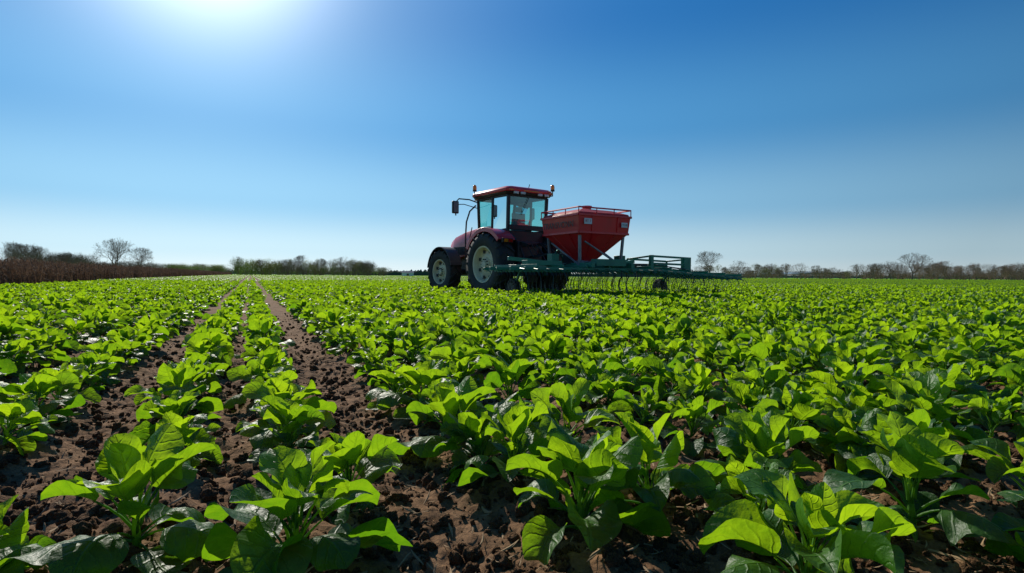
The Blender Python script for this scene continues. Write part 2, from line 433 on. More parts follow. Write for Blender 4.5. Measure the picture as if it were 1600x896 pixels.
# ---------------------------------------------------------------- clods & straw
M_CLOD=M_GROUND.copy(); M_CLOD.name='soil_clod'
M_CLOD.node_tree.nodes['Bump'].inputs['Distance'].default_value=.10
for n in M_CLOD.node_tree.nodes:
    if n.type=='TEX_NOISE': n.inputs['Scale'].default_value=min(n.inputs['Scale'].default_value*.05,4)+.6
    if n.type=='TEX_VORONOI': n.inputs['Scale'].default_value=3
def clod(name,seed):
    bm=bmesh.new(); bmesh.ops.create_icosphere(bm,subdivisions=3,radius=1)
    off=Vector((seed*7.3,seed*3.1,0))
    for v in bm.verts:
        n=noise.noise(v.co*1.3+off)*.5+noise.noise(v.co*3.1+off)*.28+abs(noise.noise(v.co*6+off))*.18
        v.co*= (1+n); v.co.z*=.65
    me=bpy.data.meshes.new(name); bm.to_mesh(me); bm.free(); me.materials.append(M_CLOD)
    me.polygons.foreach_set('use_smooth',[True]*len(me.polygons))
    return bpy.data.objects.new(name,me)
CC=coll_of('clod_templates',[clod('clod_%d'%i,i+1) for i in range(7)])
nC=42000
y=.6+ (NR.random(nC)**1.6)*9; x=(NR.random(nC)-.5)*2*(y*1.05+.6)
z=height(x,y); sz=.003+.020*NR.random(nC)**4.0; sz=np.where(NR.random(nC)<.005,sz+.014,sz)
scatter('soil_clods',np.column_stack([x,y,z+sz*.15]),NR.random((nC,3))*6.28,np.column_stack([sz,sz,sz]),NR.integers(0,7,nC),CC)
def straw(name,seed):
    r=random.Random(seed); V=[];Fc=[]
    k=5; b=r.uniform(-.4,.4)
    for i in range(k):
        u=i/(k-1)-.5; w=.06*(1-abs(u))
        V+=[(u,b*u*u-w,.1*abs(u)*r.random()),(u,b*u*u,.03+.1*r.random()*abs(u)),(u,b*u*u+w,.05*r.random())]
    for i in range(k-1):
        for j in range(2): o=i*3+j; Fc.append((o,o+1,o+4,o+3))
    me=bpy.data.meshes.new(name); me.from_pydata(V,[],Fc); me.materials.append(M_STRAW); return bpy.data.objects.new(name,me)
CS=coll_of('straw_templates',[straw('straw_%d'%i,i) for i in range(6)])
nS=7500
y=.6+(NR.random(nS)**1.5)*7; x=(NR.random(nS)-.5)*2*(y*1.05+.6); z=height(x,y)
sz=.02+.055*NR.random(nS)**2
ro=np.column_stack([NR.normal(0,.25,nS),NR.normal(0,.25,nS),NR.random(nS)*6.28])
scatter('straw_litter',np.column_stack([x,y,z+.008]),ro,np.column_stack([sz,sz,sz]),NR.integers(0,6,nS),CS)

# ---------------------------------------------------------------- trees
def bare_tree(name,seed,levels=8,spread=.55,mat=None,buds=0,shrub=False,tw=1.0):
    r=random.Random(seed); mb=MB(); tips=[]
    def tube(p0,p1,r0,r1,n):
        d=(p1-p0)
        if d.length<1e-6: return
        d.normalize(); up=Vector((0,0,1)) if abs(d.z)<.9 else Vector((1,0,0)); a=d.cross(up).normalized(); b=a.cross(d)
        vs=[p0+(a*math.cos(2*math.pi*j/n)+b*math.sin(2*math.pi*j/n))*r0 for j in range(n)]+[p1+(a*math.cos(2*math.pi*j/n)+b*math.sin(2*math.pi*j/n))*r1 for j in range(n)]
        mb.add(vs,[(j,(j+1)%n,n+(j+1)%n,n+j) for j in range(n)])
    def grow(p,d,l,rad,lev):
        n=6 if lev>5 else (4 if lev>3 else 3); segs=3 if lev>2 else 2
        for k in range(segs):
            d=(d+Vector((r.gauss(0,.13),r.gauss(0,.13),r.gauss(0,.1)+.03))).normalized()
            q=p+d*(l/segs); r1=rad*(1-.28*(k+1)/segs)
            tube(p,q,max(rad*(1-.28*k/segs),.0011*tw),max(r1,.0011*tw),n); p=q
            if lev>0 and lev<levels and k<segs-1 and r.random()<.5:
                ax=Vector((r.gauss(0,1),r.gauss(0,1),r.gauss(0,.6))).normalized()
                grow(p,(d*.55+ax*.8).normalized(),l*.62,r1*.5,max(lev-2,0))
        if lev==0: tips.append(p); return
        nc=3 if (lev>=levels-1) else (2 if r.random()<.75 else 3)
        base=r.random()*6.28
        for c in range(nc):
            t=base+c*2*math.pi/nc+r.uniform(-.4,.4)
            up=Vector((0,0,1)) if abs(d.z)<.9 else Vector((1,0,0)); a=d.cross(up).normalized(); b=a.cross(d)
            sp=spread*r.uniform(.6,1.35)
            nd=(d*math.cos(sp)+(a*math.cos(t)+b*math.sin(t))*math.sin(sp)).normalized()
            grow(p,nd,l*r.uniform(.72,.86),r1*.72,lev-1)
    if shrub:
        for k in range(7):
            t=r.random()*6.28; grow(Vector((.1*math.cos(t),.1*math.sin(t),0)),Vector((.5*math.cos(t),.5*math.sin(t),1)).normalized(),.27,.012,levels)
    else: grow(Vector((0,0,-.02)),Vector((0,0,1)),.27,.034,levels)
    zs=[v[2] for v in mb.v]; k=1/max(zs)
    mb.v=[(a*k,b*k,c*k) for a,b,c in mb.v]
    if buds:
        for t in tips:
            for _ in range(buds):
                c=t*k+Vector((r.gauss(0,.02),r.gauss(0,.02),r.gauss(0,.02))); a=Vector((r.gauss(0,1),r.gauss(0,1),r.gauss(0,1))).normalized()*.012; b=Vector((r.gauss(0,1),r.gauss(0,1),r.gauss(0,1))).normalized()*.012
                mb.add([c-a,c+b,c+a],[(0,1,2)])
    return mb.obj(name,mat,link=False,smooth=False)
t1=bare_tree('tpl_z1',3,8,spread=.42,mat=M_BARK); t2=bare_tree('tpl_6',9,8,spread=.36,mat=M_BARK); t3=bare_tree('tpl_5',21,7,spread=.40,mat=M_BARK)
g1=bare_tree('tpl_0',5,7,spread=.36,mat=M_TWIGG,buds=1); g2=bare_tree('tpl_1',15,7,spread=.40,mat=M_TWIGG,buds=1)
sh1=bare_tree('tpl_2',31,5,spread=.4,mat=M_BARK,shrub=True); sh2=bare_tree('tpl_3',33,4,spread=.5,mat=M_BARK,shrub=True); sh3=bare_tree('tpl_4',35,4,spread=.5,mat=M_BUD,buds=2,shrub=True)
def hor(px): return 431+(px-800)*.007
def place(tmpl,px,top,d,wide=1.0,name='bare_tree'):
    o=bpy.data.objects.new(name,tmpl.data); scene.collection.objects.link(o)
    h=CAMH+(hor(px)-top)/F*d; o.location=((px-800)/F*d,d,0); o.scale=(h*wide,h*wide,h); o.rotation_euler=(0,0,R.random()*6.28)
place(t1,178,371,120,.95); place(t2,214,385,125,.95)
place(t2,1110,391,240); place(t3,1155,406,242); place(t1,1425,394,245,1.0); place(t3,1392,407,246,1.2); place(t2,1476,407,250); place(t3,1250,410,250); place(t3,372,399,250,.8); place(t2,474,398,255); place(t3,533,400,262)
place(t2,1180,412,250); place(t1,1205,411,250,.8); place(t3,1338,411,252); place(t2,1525,412,255); place(t1,1580,412,255,1.1); place(t1,40,380,95,.9); place(t3,102,392,100); place(t2,12,376,90); place(t2,410,405,255,.8); place(t1,575,410,270); place(t3,1072,407,250,.7)
place(t1,1228,411,250,.8); place(t2,1275,414,255,.8); place(t3,1455,412,250); place(t1,1500,414,260); place(t3,1555,414,258); place(t2,500,403,262,.8); place(t3,450,403,258,.8); place(t3,552,405,265)
CT=coll_of('treeline_templates',[g1,g2,sh1,sh2,sh3,t3,t2])
TL={'idx':[],'p':[],'r':[],'s':[]}
def tl(px0,px1,top0,top1,d0,d1,n,kinds,wide=1.0):
    for _ in range(n):
        px=R.uniform(px0,px1); d=R.uniform(d0,d1); top=R.uniform(top0,top1)
        h=max(.6,CAMH+(hor(px)-top)/F*d); TL['idx'].append(R.choice(kinds)); TL['p'].append(((px-800)/F*d,d,0)); TL['r'].append((0,0,R.random()*6.28)); w=h*wide*R.uniform(.8,1.3); TL['s'].append((w,w,h))
tl(-260,60,378,400,70,105,44,[2,3,5,6],.7); tl(60,140,391,406,80,120,34,[2,3,5],.7); tl(135,260,405,415,110,150,44,[2,3],1)
tl(255,345,410,419,200,260,44,[4,2],1.1); tl(362,440,403,417,245,290,30,[0,1,4],.8); tl(430,580,403,419,245,300,60,[0,1,3,2],.8); tl(340,600,416,423,280,320,80,[4,2,3],1.3)
tl(1060,1340,411,425,243,300,52,[5,6,2,1],.75); tl(1340,1620,409,425,243,300,60,[5,3,2,6],.85); tl(1040,2100,422,430,250,330,230,[2,3],1.3); tl(1600,2100,404,426,240,300,50,[5,2,6],.8)
tl(-700,-240,370,395,60,100,50,[2,3,5],.8)
scatter('distant_trees',TL['p'],TL['r'],TL['s'],TL['idx'],CT)
def band(name,px0,px1,d,hfun,mat,step=4,depth=14):
    mb=MB(); vs=[]
    pxs=np.arange(px0,px1,step)
    for px in pxs:
        x=(px-800)/F*d; h=hfun(px)
        vs+=[(x,d,-1),(x,d,h*.8),(x,d+depth*.5,h),(x,d+depth,-1)]
    fs=[]
    for i in range(len(pxs)-1):
        for j in range(3): fs.append((i*4+j,i*4+j+1,(i+1)*4+j+1,(i+1)*4+j))
    mb.add(vs,fs); mb.obj(name,mat,smooth=False)
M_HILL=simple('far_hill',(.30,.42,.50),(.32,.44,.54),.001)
rr=random.Random(4)
band('distant_woodland',560,1000,520,lambda p: 4.0+rr.uniform(-1,1.6)+1.5*math.sin(p*.02),M_CONI,1.5)
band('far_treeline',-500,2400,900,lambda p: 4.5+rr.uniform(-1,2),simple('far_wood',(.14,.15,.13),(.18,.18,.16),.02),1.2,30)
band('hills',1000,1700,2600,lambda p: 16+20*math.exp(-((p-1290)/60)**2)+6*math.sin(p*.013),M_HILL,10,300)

# dry stalk hedge on the left
def stalks(name,seed):
    r=random.Random(seed); V=[];Fc=[]
    for i in range(46):
        x=r.uniform(-.6,.6); y=r.uniform(-.6,.6); h=r.uniform(.65,1.15); lx=r.gauss(0,.10); ly=r.gauss(0,.10); a=r.random()*3.14; w=r.uniform(.007,.016)
        dx,dy=math.cos(a)*w,math.sin(a)*w; o=len(V)
        V+=[(x-dx,y-dy,0),(x+dx,y+dy,0),(x+dx+lx*.5,y+dy+ly*.5,h*.6),(x-dx+lx*.5,y-dy+ly*.5,h*.6),(x+lx,y+ly,h)]
        Fc+=[(o,o+1,o+2,o+3),(o+3,o+2,o+4)]
        for k in range(4):
            z=h*r.uniform(.15,.92); b=r.random()*6.28; l=r.uniform(.12,.3); dr=r.uniform(-.5,.5); u=z/h; cx,cy=x+lx*u,y+ly*u; o=len(V)
            V+=[(cx,cy,z),(cx+l*.5*math.cos(b)-.02*math.sin(b),cy+l*.5*math.sin(b)+.02*math.cos(b),z+l*.35),(cx+l*math.cos(b),cy+l*math.sin(b),z+dr*l),(cx+l*.5*math.cos(b)+.02*math.sin(b),cy+l*.5*math.sin(b)-.02*math.cos(b),z+l*.3)]
            Fc.append((o,o+1,o+2,o+3))
    me=bpy.data.meshes.new(name); me.from_pydata(V,[],Fc); me.materials.append(M_CORN); return bpy.data.objects.new(name,me)
CK=coll_of('stalk_templates',[stalks('stalk_%d'%i,i+40) for i in range(4)])
hp=[];hr=[];hs=[]
t=4.0
while t<330:
    for k in range(5):
        ss=-9.6-k*.75+R.uniform(-.25,.25); x,y=to_world(ss,t+R.uniform(-.4,.4)); hp.append((x,y,0)); hr.append((0,0,R.random()*6.28)); z=R.uniform(1.0,1.35); hs.append((1,1,z))
    t+=.75
scatter('dry_corn_hedge',hp,hr,hs,[R.randrange(4) for _ in hp],CK)

# small white barn far away
e=empty('white_barn',((637-800)/F*300,300,0),.2)
MB().box(-3,3,-2,2,0,1.7).obj('walls',M_WALL,e)
MB().loft([[(-3.2,-2.2,1.703),(-3.2,2.2,1.703),(-3.2,0,2.7)],[(3.2,-2.2,1.703),(3.2,2.2,1.703),(3.2,0,2.7)]]).obj('roof',M_ROOF,e)
MB().box(-.6,.6,-2.01,-2.003,0.0,1.3).obj('door',M_DARK,e)

# ---------------------------------------------------------------- tractor
T=empty('tractor',(.22,18.94,0),math.radians(90+36))
def wheel(name,x,y,Rw,w,Rr,sy,parent,nl,mat_rim=M_RIM):
    e=bpy.data.objects.new(name,None); scene.collection.objects.link(e); e.parent=parent; e.location=(x,y,Rw-.03)
    h=w/2
    prof=[(Rr,-h*.80),(Rr*1.05,-h*.9),((Rr+Rw)/2,-h*1.02),(Rw*.93,-h*.96),(Rw-.05,-h*.82),(Rw-.035,-h*.4),(Rw-.03,0),(Rw-.035,h*.4),(Rw-.05,h*.82),(Rw*.93,h*.96),((Rr+Rw)/2,h*1.02),(Rr*1.05,h*.9),(Rr,h*.80)]
    MB().lathe(prof,(0,0,0),72).obj('tyre',M_TYRE,e,ang=60)
    lg=MB()
    for i in range(nl):
        for sg in (1,-1):
            th0=2*math.pi*(i+(.5 if sg>0 else 0))/nl; tw=.028/Rw*1.2; sk=.30/Rw*.75
            def pt(y_,th,r): return (r*math.cos(th),y_,r*math.sin(th))
            P0=[(sg*-.01,th0),(sg*h*.55,th0+sk*.6),(sg*h*.97,th0+sk)]
            for (ya,ta),(yb,tb) in zip(P0[:-1],P0[1:]):
                ra=Rw+.012; rb=Rw+.012 if abs(yb)<h*.8 else Rw-.012
                lg.hexa([pt(ya,ta-tw,Rw-.06),pt(ya,ta+tw,Rw-.06),pt(yb,tb+tw,Rw-.07),pt(yb,tb-tw,Rw-.07),pt(ya,ta-tw,ra),pt(ya,ta+tw,ra),pt(yb,tb+tw,rb),pt(yb,tb-tw,rb)])
            ta=th0+sk
            lg.hexa([pt(sg*h*.80,ta-tw,Rw-.10),pt(sg*h*.80,ta+tw,Rw-.10),pt(sg*h*1.035,ta+tw,Rw-.13),pt(sg*h*1.035,ta-tw,Rw-.13),pt(sg*h*.9,ta-tw,Rw-.015),pt(sg*h*.9,ta+tw,Rw-.015),pt(sg*h*1.05,ta+tw,Rw-.06),pt(sg*h*1.05,ta-tw,Rw-.06)])
    lg.obj('tread_lugs',M_TYRE,e,smooth=False)
    rim=[(Rr*1.06,h*.88),(Rr*1.05,h*.93),(Rr*.97,h*.90),(Rr*.93,h*.70),(Rr*.90,h*.35),(Rr*.80,h*.25),(Rr*.62,h*.40),(Rr*.45,h*.48),(Rr*.40,h*.46),(Rr*.38,h*.6),(Rr*.22,h*.65),(Rr*.20,h*.82),(.001,h*.84)]
    MB().lathe(rim,(0,0,0),48,sy).obj('rim',mat_rim,e,ang=30)
    MB().lathe([(Rr*1.06,h*.88),(Rr*.9,h*.6),(Rr*.85,h*.1),(.001,0.1)],(0,0,0),40,-sy).obj('rim_inner',M_DARK,e,ang=30)
    b=MB()
    for i in range(10):
        t=2*math.pi*i/10; cx,cz=Rr*.3*math.cos(t),Rr*.3*math.sin(t)
        b.tube([(cx,sy*h*.6,cz),(cx,sy*(h*.65+.03),cz)],.022,6)
    for i in range(8):
        t=2*math.pi*(i+.5)/8; cx,cz=Rr*.78*math.cos(t),Rr*.78*math.sin(t)
        b.box(cx-.05,cx+.05,min(sy*h*.2,sy*(h*.2+.07)),max(sy*h*.2,sy*(h*.2+.07)),cz-.05,cz+.05)
    b.obj('wheel_nuts',M_DARK,e,smooth=False)
    return e
for sy,nm in ((1,'rear_wheel_left'),(-1,'rear_wheel_right')):
    wheel(nm,0,1.15*sy,1.03,.62,.56,sy,T,20)
for sy,nm in ((1,'front_wheel_left'),(-1,'front_wheel_right')):
    w=wheel(nm,3.1,1.08*sy,.80,.48,.43,sy,T,17); w.rotation_euler=(0,0,math.radians(4))
MB().tube([(0,-.85,1.0),(0,.85,1.0)],.17,16).tube([(3.1,-.8,.77),(3.1,.8,.77)],.11,12).obj('axles',M_DARK,T)
MB().box(-.55,1.5,-.32,.32,.72,1.5).box(1.5,3.5,-.26,.26,.78,1.45).box(-.62,-.35,-.5,.5,.9,1.75).obj('chassis',M_DARK,T,bevel=.03)
def sec(x,w,zb,zt):
    pts=[(-w,zb),(-w*1.02,zb+(zt-zb)*.45),(-w*.98,zt-.2),(-w*.86,zt-.07),(-w*.55,zt-.01),(0,zt+.015)]
    pts=pts+[(-a,b) for a,b in pts[:-1][::-1]]
    return [(x,a,b) for a,b in pts]
MB().loft([sec(1.42,.50,1.45,2.38),sec(2.0,.49,1.42,2.36),sec(2.8,.46,1.35,2.28),sec(3.5,.43,1.25,2.14),sec(3.85,.39,1.2,1.98),sec(3.98,.30,1.22,1.8)]).obj('hood',M_HOOD,T,ang=30)
gr=MB()
for sy in (1,-1):
    gr.box(2.3,3.5,min(.44*sy,.478*sy),max(.44*sy,.478*sy),1.40,1.70)
    for i in range(9): x0=2.34+i*.13; gr.box(x0,x0+.03,min(.478*sy,.495*sy),max(.478*sy,.495*sy),1.42,1.68)
gr.box(3.9,4.0,-.26,.26,1.3,1.72); gr.obj('grilles',M_BLACK,T)
MB().box(3.75,4.25,-.4,.4,.75,1.12).obj('front_weights',M_DARK,T,bevel=.04)
cab=MB(); zc0,zc1=1.5,3.22
for sy in (1,-1):
    cab.beam((1.42,.62*sy,zc0),(1.30,.78*sy,zc1),.08,.09)
    cab.beam((.42,.80*sy,2.0),(.38,.80*sy,zc1),.06,.08)
    cab.beam((-.42,.76*sy,2.02),(-.48,.78*sy,zc1),.10,.10)
    cab.beam((1.42,.66*sy,1.55),(.38,.80*sy,1.55),.07,.10)
    cab.beam((.38,.80*sy,1.5),(.38,.80*sy,2.1),.06,.08)
    cab.beam((.38,.80*sy,2.08),(-.44,.77*sy,2.12),.07,.10)
    cab.beam((-.48,.78*sy,zc1),(1.30,.78*sy,zc1),.08,.08)
    cab.beam((.50,.825*sy,2.05),(.80,.815*sy,2.05),.03,.04)
cab.beam((-.46,-.76,2.2),(-.46,.76,2.2),.08,.16); cab.beam((-.48,-.78,zc1),(-.48,.78,zc1),.08,.08); cab.beam((1.3,-.78,zc1),(1.3,.78,zc1),.08,.08); cab.beam((1.42,-.62,1.6),(1.42,.62,1.6),.08,.2)
cab.obj('cab_frame',M_BLACK,T,bevel=.015)
MB().box(-.4,1.4,-.62,.62,1.40,1.60).box(-.42,.1,-.7,.7,1.6,2.1).obj('cab_floor',M_BLACK,T,bevel=.02)
gl=MB()
for sy in (1,-1):
    gl.add([(1.40,.65*sy,1.6),(.42,.80*sy,1.6),(.42,.80*sy,zc1-.04),(1.30,.775*sy,zc1-.04)],[(0,1,2,3)])
    gl.add([(.36,.80*sy,2.13),(-.42,.765*sy,2.15),(-.47,.775*sy,zc1-.04),(.36,.795*sy,zc1-.04)],[(0,1,2,3)])
gl.add([(-.465,-.72,2.28),(-.465,.72,2.28),(-.49,.74,zc1-.04),(-.49,-.74,zc1-.04)],[(0,1,2,3)])
gl.add([(1.42,-.6,1.7),(1.42,.6,1.7),(1.31,.74,zc1-.04),(1.31,-.74,zc1-.04)],[(0,1,2,3)])
gl.obj('cab_glass',M_GLASS,T,smooth=False)
MB().box(.05,.55,-.27,.27,2.02,2.16).box(-.02,.10,-.25,.25,2.1,2.72).box(-.02,.07,-.14,.14,2.74,2.92).box(.1,.5,-.38,-.30,2.3,2.36).box(.1,.5,.30,.38,2.3,2.36).obj('seat',M_SEAT,T,bevel=.05)
MB().box(1.05,1.32,-.2,.2,1.6,2.25).tube([(1.1,0,2.2),(.92,0,2.42)],.03).tube([(.92+.19*math.cos(a)*.45,.19*math.sin(a),2.42+.19*math.cos(a)*.85) for a in np.linspace(0,6.3,24)],.016,6).box(.35,.9,-.68,-.5,1.9,2.4).obj('steering_console',M_BLACK,T)
def rsec(z,x0,x1,w,c=.2):
    return [(x0+c*.5,-w,z),(x1-c,-w,z),(x1,-w+c,z),(x1,w-c,z),(x1-c,w,z),(x0+c*.5,w,z),(x0,w-c*.5,z),(x0,-w+c*.5,z)]
MB().loft([rsec(3.325,-.66,1.62,.95),rsec(3.41,-.66,1.60,.95),rsec(3.48,-.58,1.48,.88),rsec(3.52,-.42,1.25,.7)]).obj('roof',M_RED,T,ang=50,bevel=.01)
MB().loft([rsec(3.25,-.60,1.55,.90),rsec(3.32,-.64,1.60,.93)]).obj('roof_underside',M_BLACK,T,bevel=.01)
lt=MB(); am=MB()
for y_ in (-.62,-.35,.35,.62): lt.box(-.70,-.645,y_-.09,y_+.09,3.24,3.32)
for y_ in (-.62,-.25,.25,.62): lt.box(1.61,1.66,y_-.09,y_+.09,3.24,3.32)
am.box(-.683,-.662,.72,.88,3.34,3.38).box(-.683,-.662,-.88,-.72,3.34,3.38).box(-.683,-.662,-.3,.3,3.35,3.38)
lt.obj('work_lights',M_LAMP,T,bevel=.01)
bp=MB()
for (x_,y_) in ((1.15,1.02),(-.5,-1.02)):
    am.tube([(x_,y_,3.53),(x_,y_,3.62),(x_,y_,3.68),(x_,y_,3.70)],[.065,.065,.05,.02],14)
    bp.tube([(x_,y_-.12*(1 if y_>0 else -1),3.30),(x_,y_,3.32),(x_,y_,3.50)],.018,8).tube([(x_,y_,3.48),(x_,y_,3.53)],.068,14)
am.obj('amber_beacons',M_AMBER,T,ang=50); bp.obj('beacon_stands',M_BLACK,T)
def arc(cx,cz,rad,a0,a1,y0,y1,th,n=18):
    secs=[]
    for i in range(n+1):
        a=math.radians(a0+(a1-a0)*i/n); c,s_=math.cos(a),math.sin(a)
        secs.append([(cx+rad*c,y0,cz+rad*s_),(cx+rad*c,y1,cz+rad*s_),(cx+(rad+th)*c,y1,cz+(rad+th)*s_),(cx+(rad+th)*c,y0,cz+(rad+th)*s_)])
    return secs
fd=MB(); ff=MB(); fi=MB()
for sy in (1,-1):
    y0,y1=sorted((.78*sy,1.40*sy)); fd.loft(arc(0,1.0,1.12,28,138,y0,y1,.04))
    y0,y1=sorted((1.40*sy,1.43*sy)); fd.loft(arc(0,1.0,1.04,28,138,y0,y1,.14))
    y0,y1=sorted((.72*sy,.775*sy)); fi.loft(arc(0,1.0,.45,28,138,y0,y1,.70))
    y0,y1=sorted((.86*sy,1.32*sy)); ff.loft(arc(3.1,.77,.88,10,165,y0,y1,.03))
    ff.beam((3.1,.82*sy,.9),(3.1,.84*sy,1.66),.05)
fd.obj('rear_fenders',M_HOOD,T,ang=40,bevel=.01); fi.obj('fender_inner',M_BLACK,T,ang=40); ff.obj('front_fenders',M_BLACK,T,ang=40)
tl_=MB(); tla=MB(); tb=MB()
for sy in (1,-1):
    y0,y1=sorted((.98*sy,1.12*sy)); tb.box(-.98,-.90,min(.95*sy,1.34*sy),max(.95*sy,1.34*sy),1.66,1.80); tl_.box(-1.0,-.983,y0,y1,1.68,1.78)
    y0,y1=sorted((1.15*sy,1.3*sy)); tla.box(-1.0,-.983,y0,y1,1.68,1.78)
tb.obj('lamp_housings',M_BLACK,T,bevel=.01); tl_.obj('tail_lamps',M_TAIL,T); tla.obj('indicators',M_AMBER,T)
MB().box(.95,2.0,.34,.86,.62,1.28).obj('fuel_tank',M_BLACK,T,bevel=.07)
MB().box(1.0,2.0,-.86,-.34,.62,1.28).obj('battery_box',M_BLACK,T,bevel=.07)
stp=MB()
for i in range(4): stp.box(1.02,1.48,.90,1.08,.50+.27*i,.53+.27*i)
stp.beam((1.0,1.0,.45),(1.0,.95,1.5),.04,.12); stp.beam((1.5,1.0,.45),(1.5,.95,1.5),.04,.12); stp.obj('cab_steps',M_BLACK,T)
MB().tube([(1.42,.80,3.05),(1.62,.92,2.86),(1.74,.98,2.5),(1.76,1.0,2.0),(1.76,1.0,1.2),(1.7,.9,1.0)],.028,8).tube([(1.55,.75,1.5),(1.58,.95,1.9),(1.50,.9,2.3)],.018,8).obj('handrails',M_BLACK,T)
MB().tube([(1.62,-.60,1.5),(1.62,-.60,2.2),(1.62,-.60,3.0),(1.60,-.62,3.2),(1.52,-.66,3.28)],[.06,.085,.085,.06,.055],12).obj('exhaust',M_BLACK,T)
mr=MB()
for sy in (1,-1):
    mr.tube([(1.32,.80*sy,3.14),(1.36,1.1*sy,3.22),(1.38,1.5*sy,3.22),(1.38,1.62*sy,3.1),(1.38,1.62*sy,2.65)],.022,8)
    mr.tube([(1.36,.78*sy,2.95),(1.38,1.3*sy,3.05),(1.38,1.62*sy,3.02)],.014,6)
mr.obj('mirror_arms',M_BLACK,T)
mm=MB()
for sy in (1,-1): mm.box(1.36,1.46,1.62*sy-.12,1.62*sy+.12,2.72,3.14)
mm.obj('mirrors',M_BLACK,T,bevel=.03)
mg=MB()
for sy in (1,-1): mg.box(1.352,1.357,1.62*sy-.09,1.62*sy+.09,2.76,3.1)
mg.obj('mirror_glass',M_GREY,T)
MB().tube([(-.53,0,3.18),(-.51,.3,2.6)],.01,5).tube([(.2,-.5,3.5),(.15,-.55,3.75)],.012,5).obj('wiper',M_BLACK,T)
ht=MB()
for sy in (1,-1):
    ht.beam((-.3,.42*sy,.75),(-1.55,.46*sy,.72),.07,.10); ht.beam((-.6,.38*sy,1.55),(-1.1,.44*sy,.8),.05); ht.beam((-.5,.38*sy,1.72),(-1.0,.38*sy,1.6),.06,.09)
ht.beam((-.6,0,1.25),(-1.7,0,1.35),.06,.06); ht.box(-.75,-.55,-.18,.18,.45,.75)
ht.obj('three_point_hitch',M_DARK,T)
hs_=MB()
for k in range(5):
    y_=-.3+.15*k; hs_.tube([(-.6,y_,1.6),(-.9,y_*1.1,1.75-.04*k),(-1.3,y_*1.3,1.45-.06*k),(-1.9,y_,1.3)],.016,6)
hs_.obj('hydraulic_hoses',M_BLACK,T)

# ---------------------------------------------------------------- implement
I=empty('seed_drill',(2.14,16.77,0),math.radians(90+30))
c=.93
def sq(z,w,w2=None):
    w2=w2 or w; return [(-w,-w2,z),(w,-w2,z),(w,w2,z),(-w,w2,z)]
MB().loft([sq(1.08,.20),sq(1.86,.88),sq(2.36,c),sq(2.38,c-.04)]).obj('hopper',M_RED,I,smooth=False,bevel=.012)
tr=MB()
for z,c_ in ((2.34,c*1.015),(1.86,.89)):
    for a_,b_ in (((-1,-1),(1,-1)),((1,-1),(1,1)),((1,1),(-1,1)),((-1,1),(-1,-1))):
        tr.beam((a_[0]*c_,a_[1]*c_,z),(b_[0]*c_,b_[1]*c_,z),.045,.06)
for sx in (-1,1):
    for k in (-.45,.45):
        tr.beam((sx*.895,k,1.88),(sx*(c+.008),k,2.31),.03,.03)
        tr.beam((sx*.89,k*.9,1.84),(sx*.30,k*.4,1.20),.025,.025)
        tr.beam((k*.9,sx*.89,1.84),(k*.4,sx*.30,1.20),.025,.025)
tr.obj('hopper_trim',M_RED,I,bevel=.006)
MB().loft([sq(2.382,.90),sq(2.42,.88),sq(2.54,.55),sq(2.56,.45)]).obj('hopper_lid',paint('lid_paint',(.42,.015,.02),.6,dirt=.3),I,smooth=False,bevel=.01)
MB().tube([(-.2,.1,2.52),(-.2,.1,2.64)],.13,14).tube([(-.2,.1,2.64),(-.2,.1,2.68)],.15,14).box(.2,.45,-.3,-.05,2.52,2.66).obj('fill_caps',M_RED,I)
ra=MB(); zr=2.54
q=[(-c,-c),(c,-c),(c,c),(-c,c)]
for i in range(4):
    a_,b_=q[i],q[(i+1)%4]; ra.tube([(a_[0],a_[1],zr),(b_[0],b_[1],zr)],.022,8)
    for k in range(3):
        u=k/3; x_=a_[0]+(b_[0]-a_[0])*u; y_=a_[1]+(b_[1]-a_[1])*u; ra.tube([(x_,y_,2.35),(x_,y_,zr)],.014,6)
ra.obj('hopper_rails',M_RED,I)
MB().box(-.22,.22,-.24,.24,.92,1.11).tube([(-.3,0,1.0),(.5,0,1.0)],.10,12).obj('metering_unit',M_GREY,I,bevel=.02)
MB().box(.3,.75,-.25,.25,1.0,1.4).tube([(.75,0,1.2),(.86,0,1.2)],.2,18).obj('fan_unit',M_BLACK,I,bevel=.02)
lg=MB()
for sx in (-1,1):
    for sy in (-1,1):
        lg.beam((.72*sx,.72*sy,.86),(.78*sx,.78*sy,1.84),.07,.07)
    lg.beam((.74*sx,-.74,.95),(.77*sx,.60,1.62),.045); lg.beam((-.74,.74*sx,.95),(.60,.77*sx,1.62),.045)
lg.obj('hopper_legs',M_GREY,I,bevel=.008)
def zt(y): return .84 if y>-1.7 else .84-(-1.7-y)*.055
YL,YR=3.0,-5.75
fr=MB()
for x_ in (-1.15,-.6,-.05,.5,1.05):
    w=.10 if x_ in (-.6,.5) else .07
    fr.beam((x_,YL-.2*abs(x_),zt(0)),(x_,-1.7,zt(0)),w); fr.beam((x_,-1.7,zt(0)),(x_,YR+.25*abs(x_),zt(YR)),w)
for y_ in np.arange(YR+.35,YL,.78):
    fr.beam((-1.2,y_,zt(y_)+.075),(1.12,y_,zt(y_)+.075),.06,.07)
for y_ in (-.7,.7): fr.beam((-1.3,y_,.95),(1.5,y_,.95),.12,.14)
fr.beam((1.4,-.75,.95),(1.4,.75,.95),.12); fr.beam((1.4,.46,.95),(1.4,.46,.65),.08); fr.beam((1.4,-.46,.95),(1.4,-.46,.65),.08); fr.beam((1.4,.35,.95),(1.35,0,1.5),.07); fr.beam((1.4,-.35,.95),(1.35,0,1.5),.07)
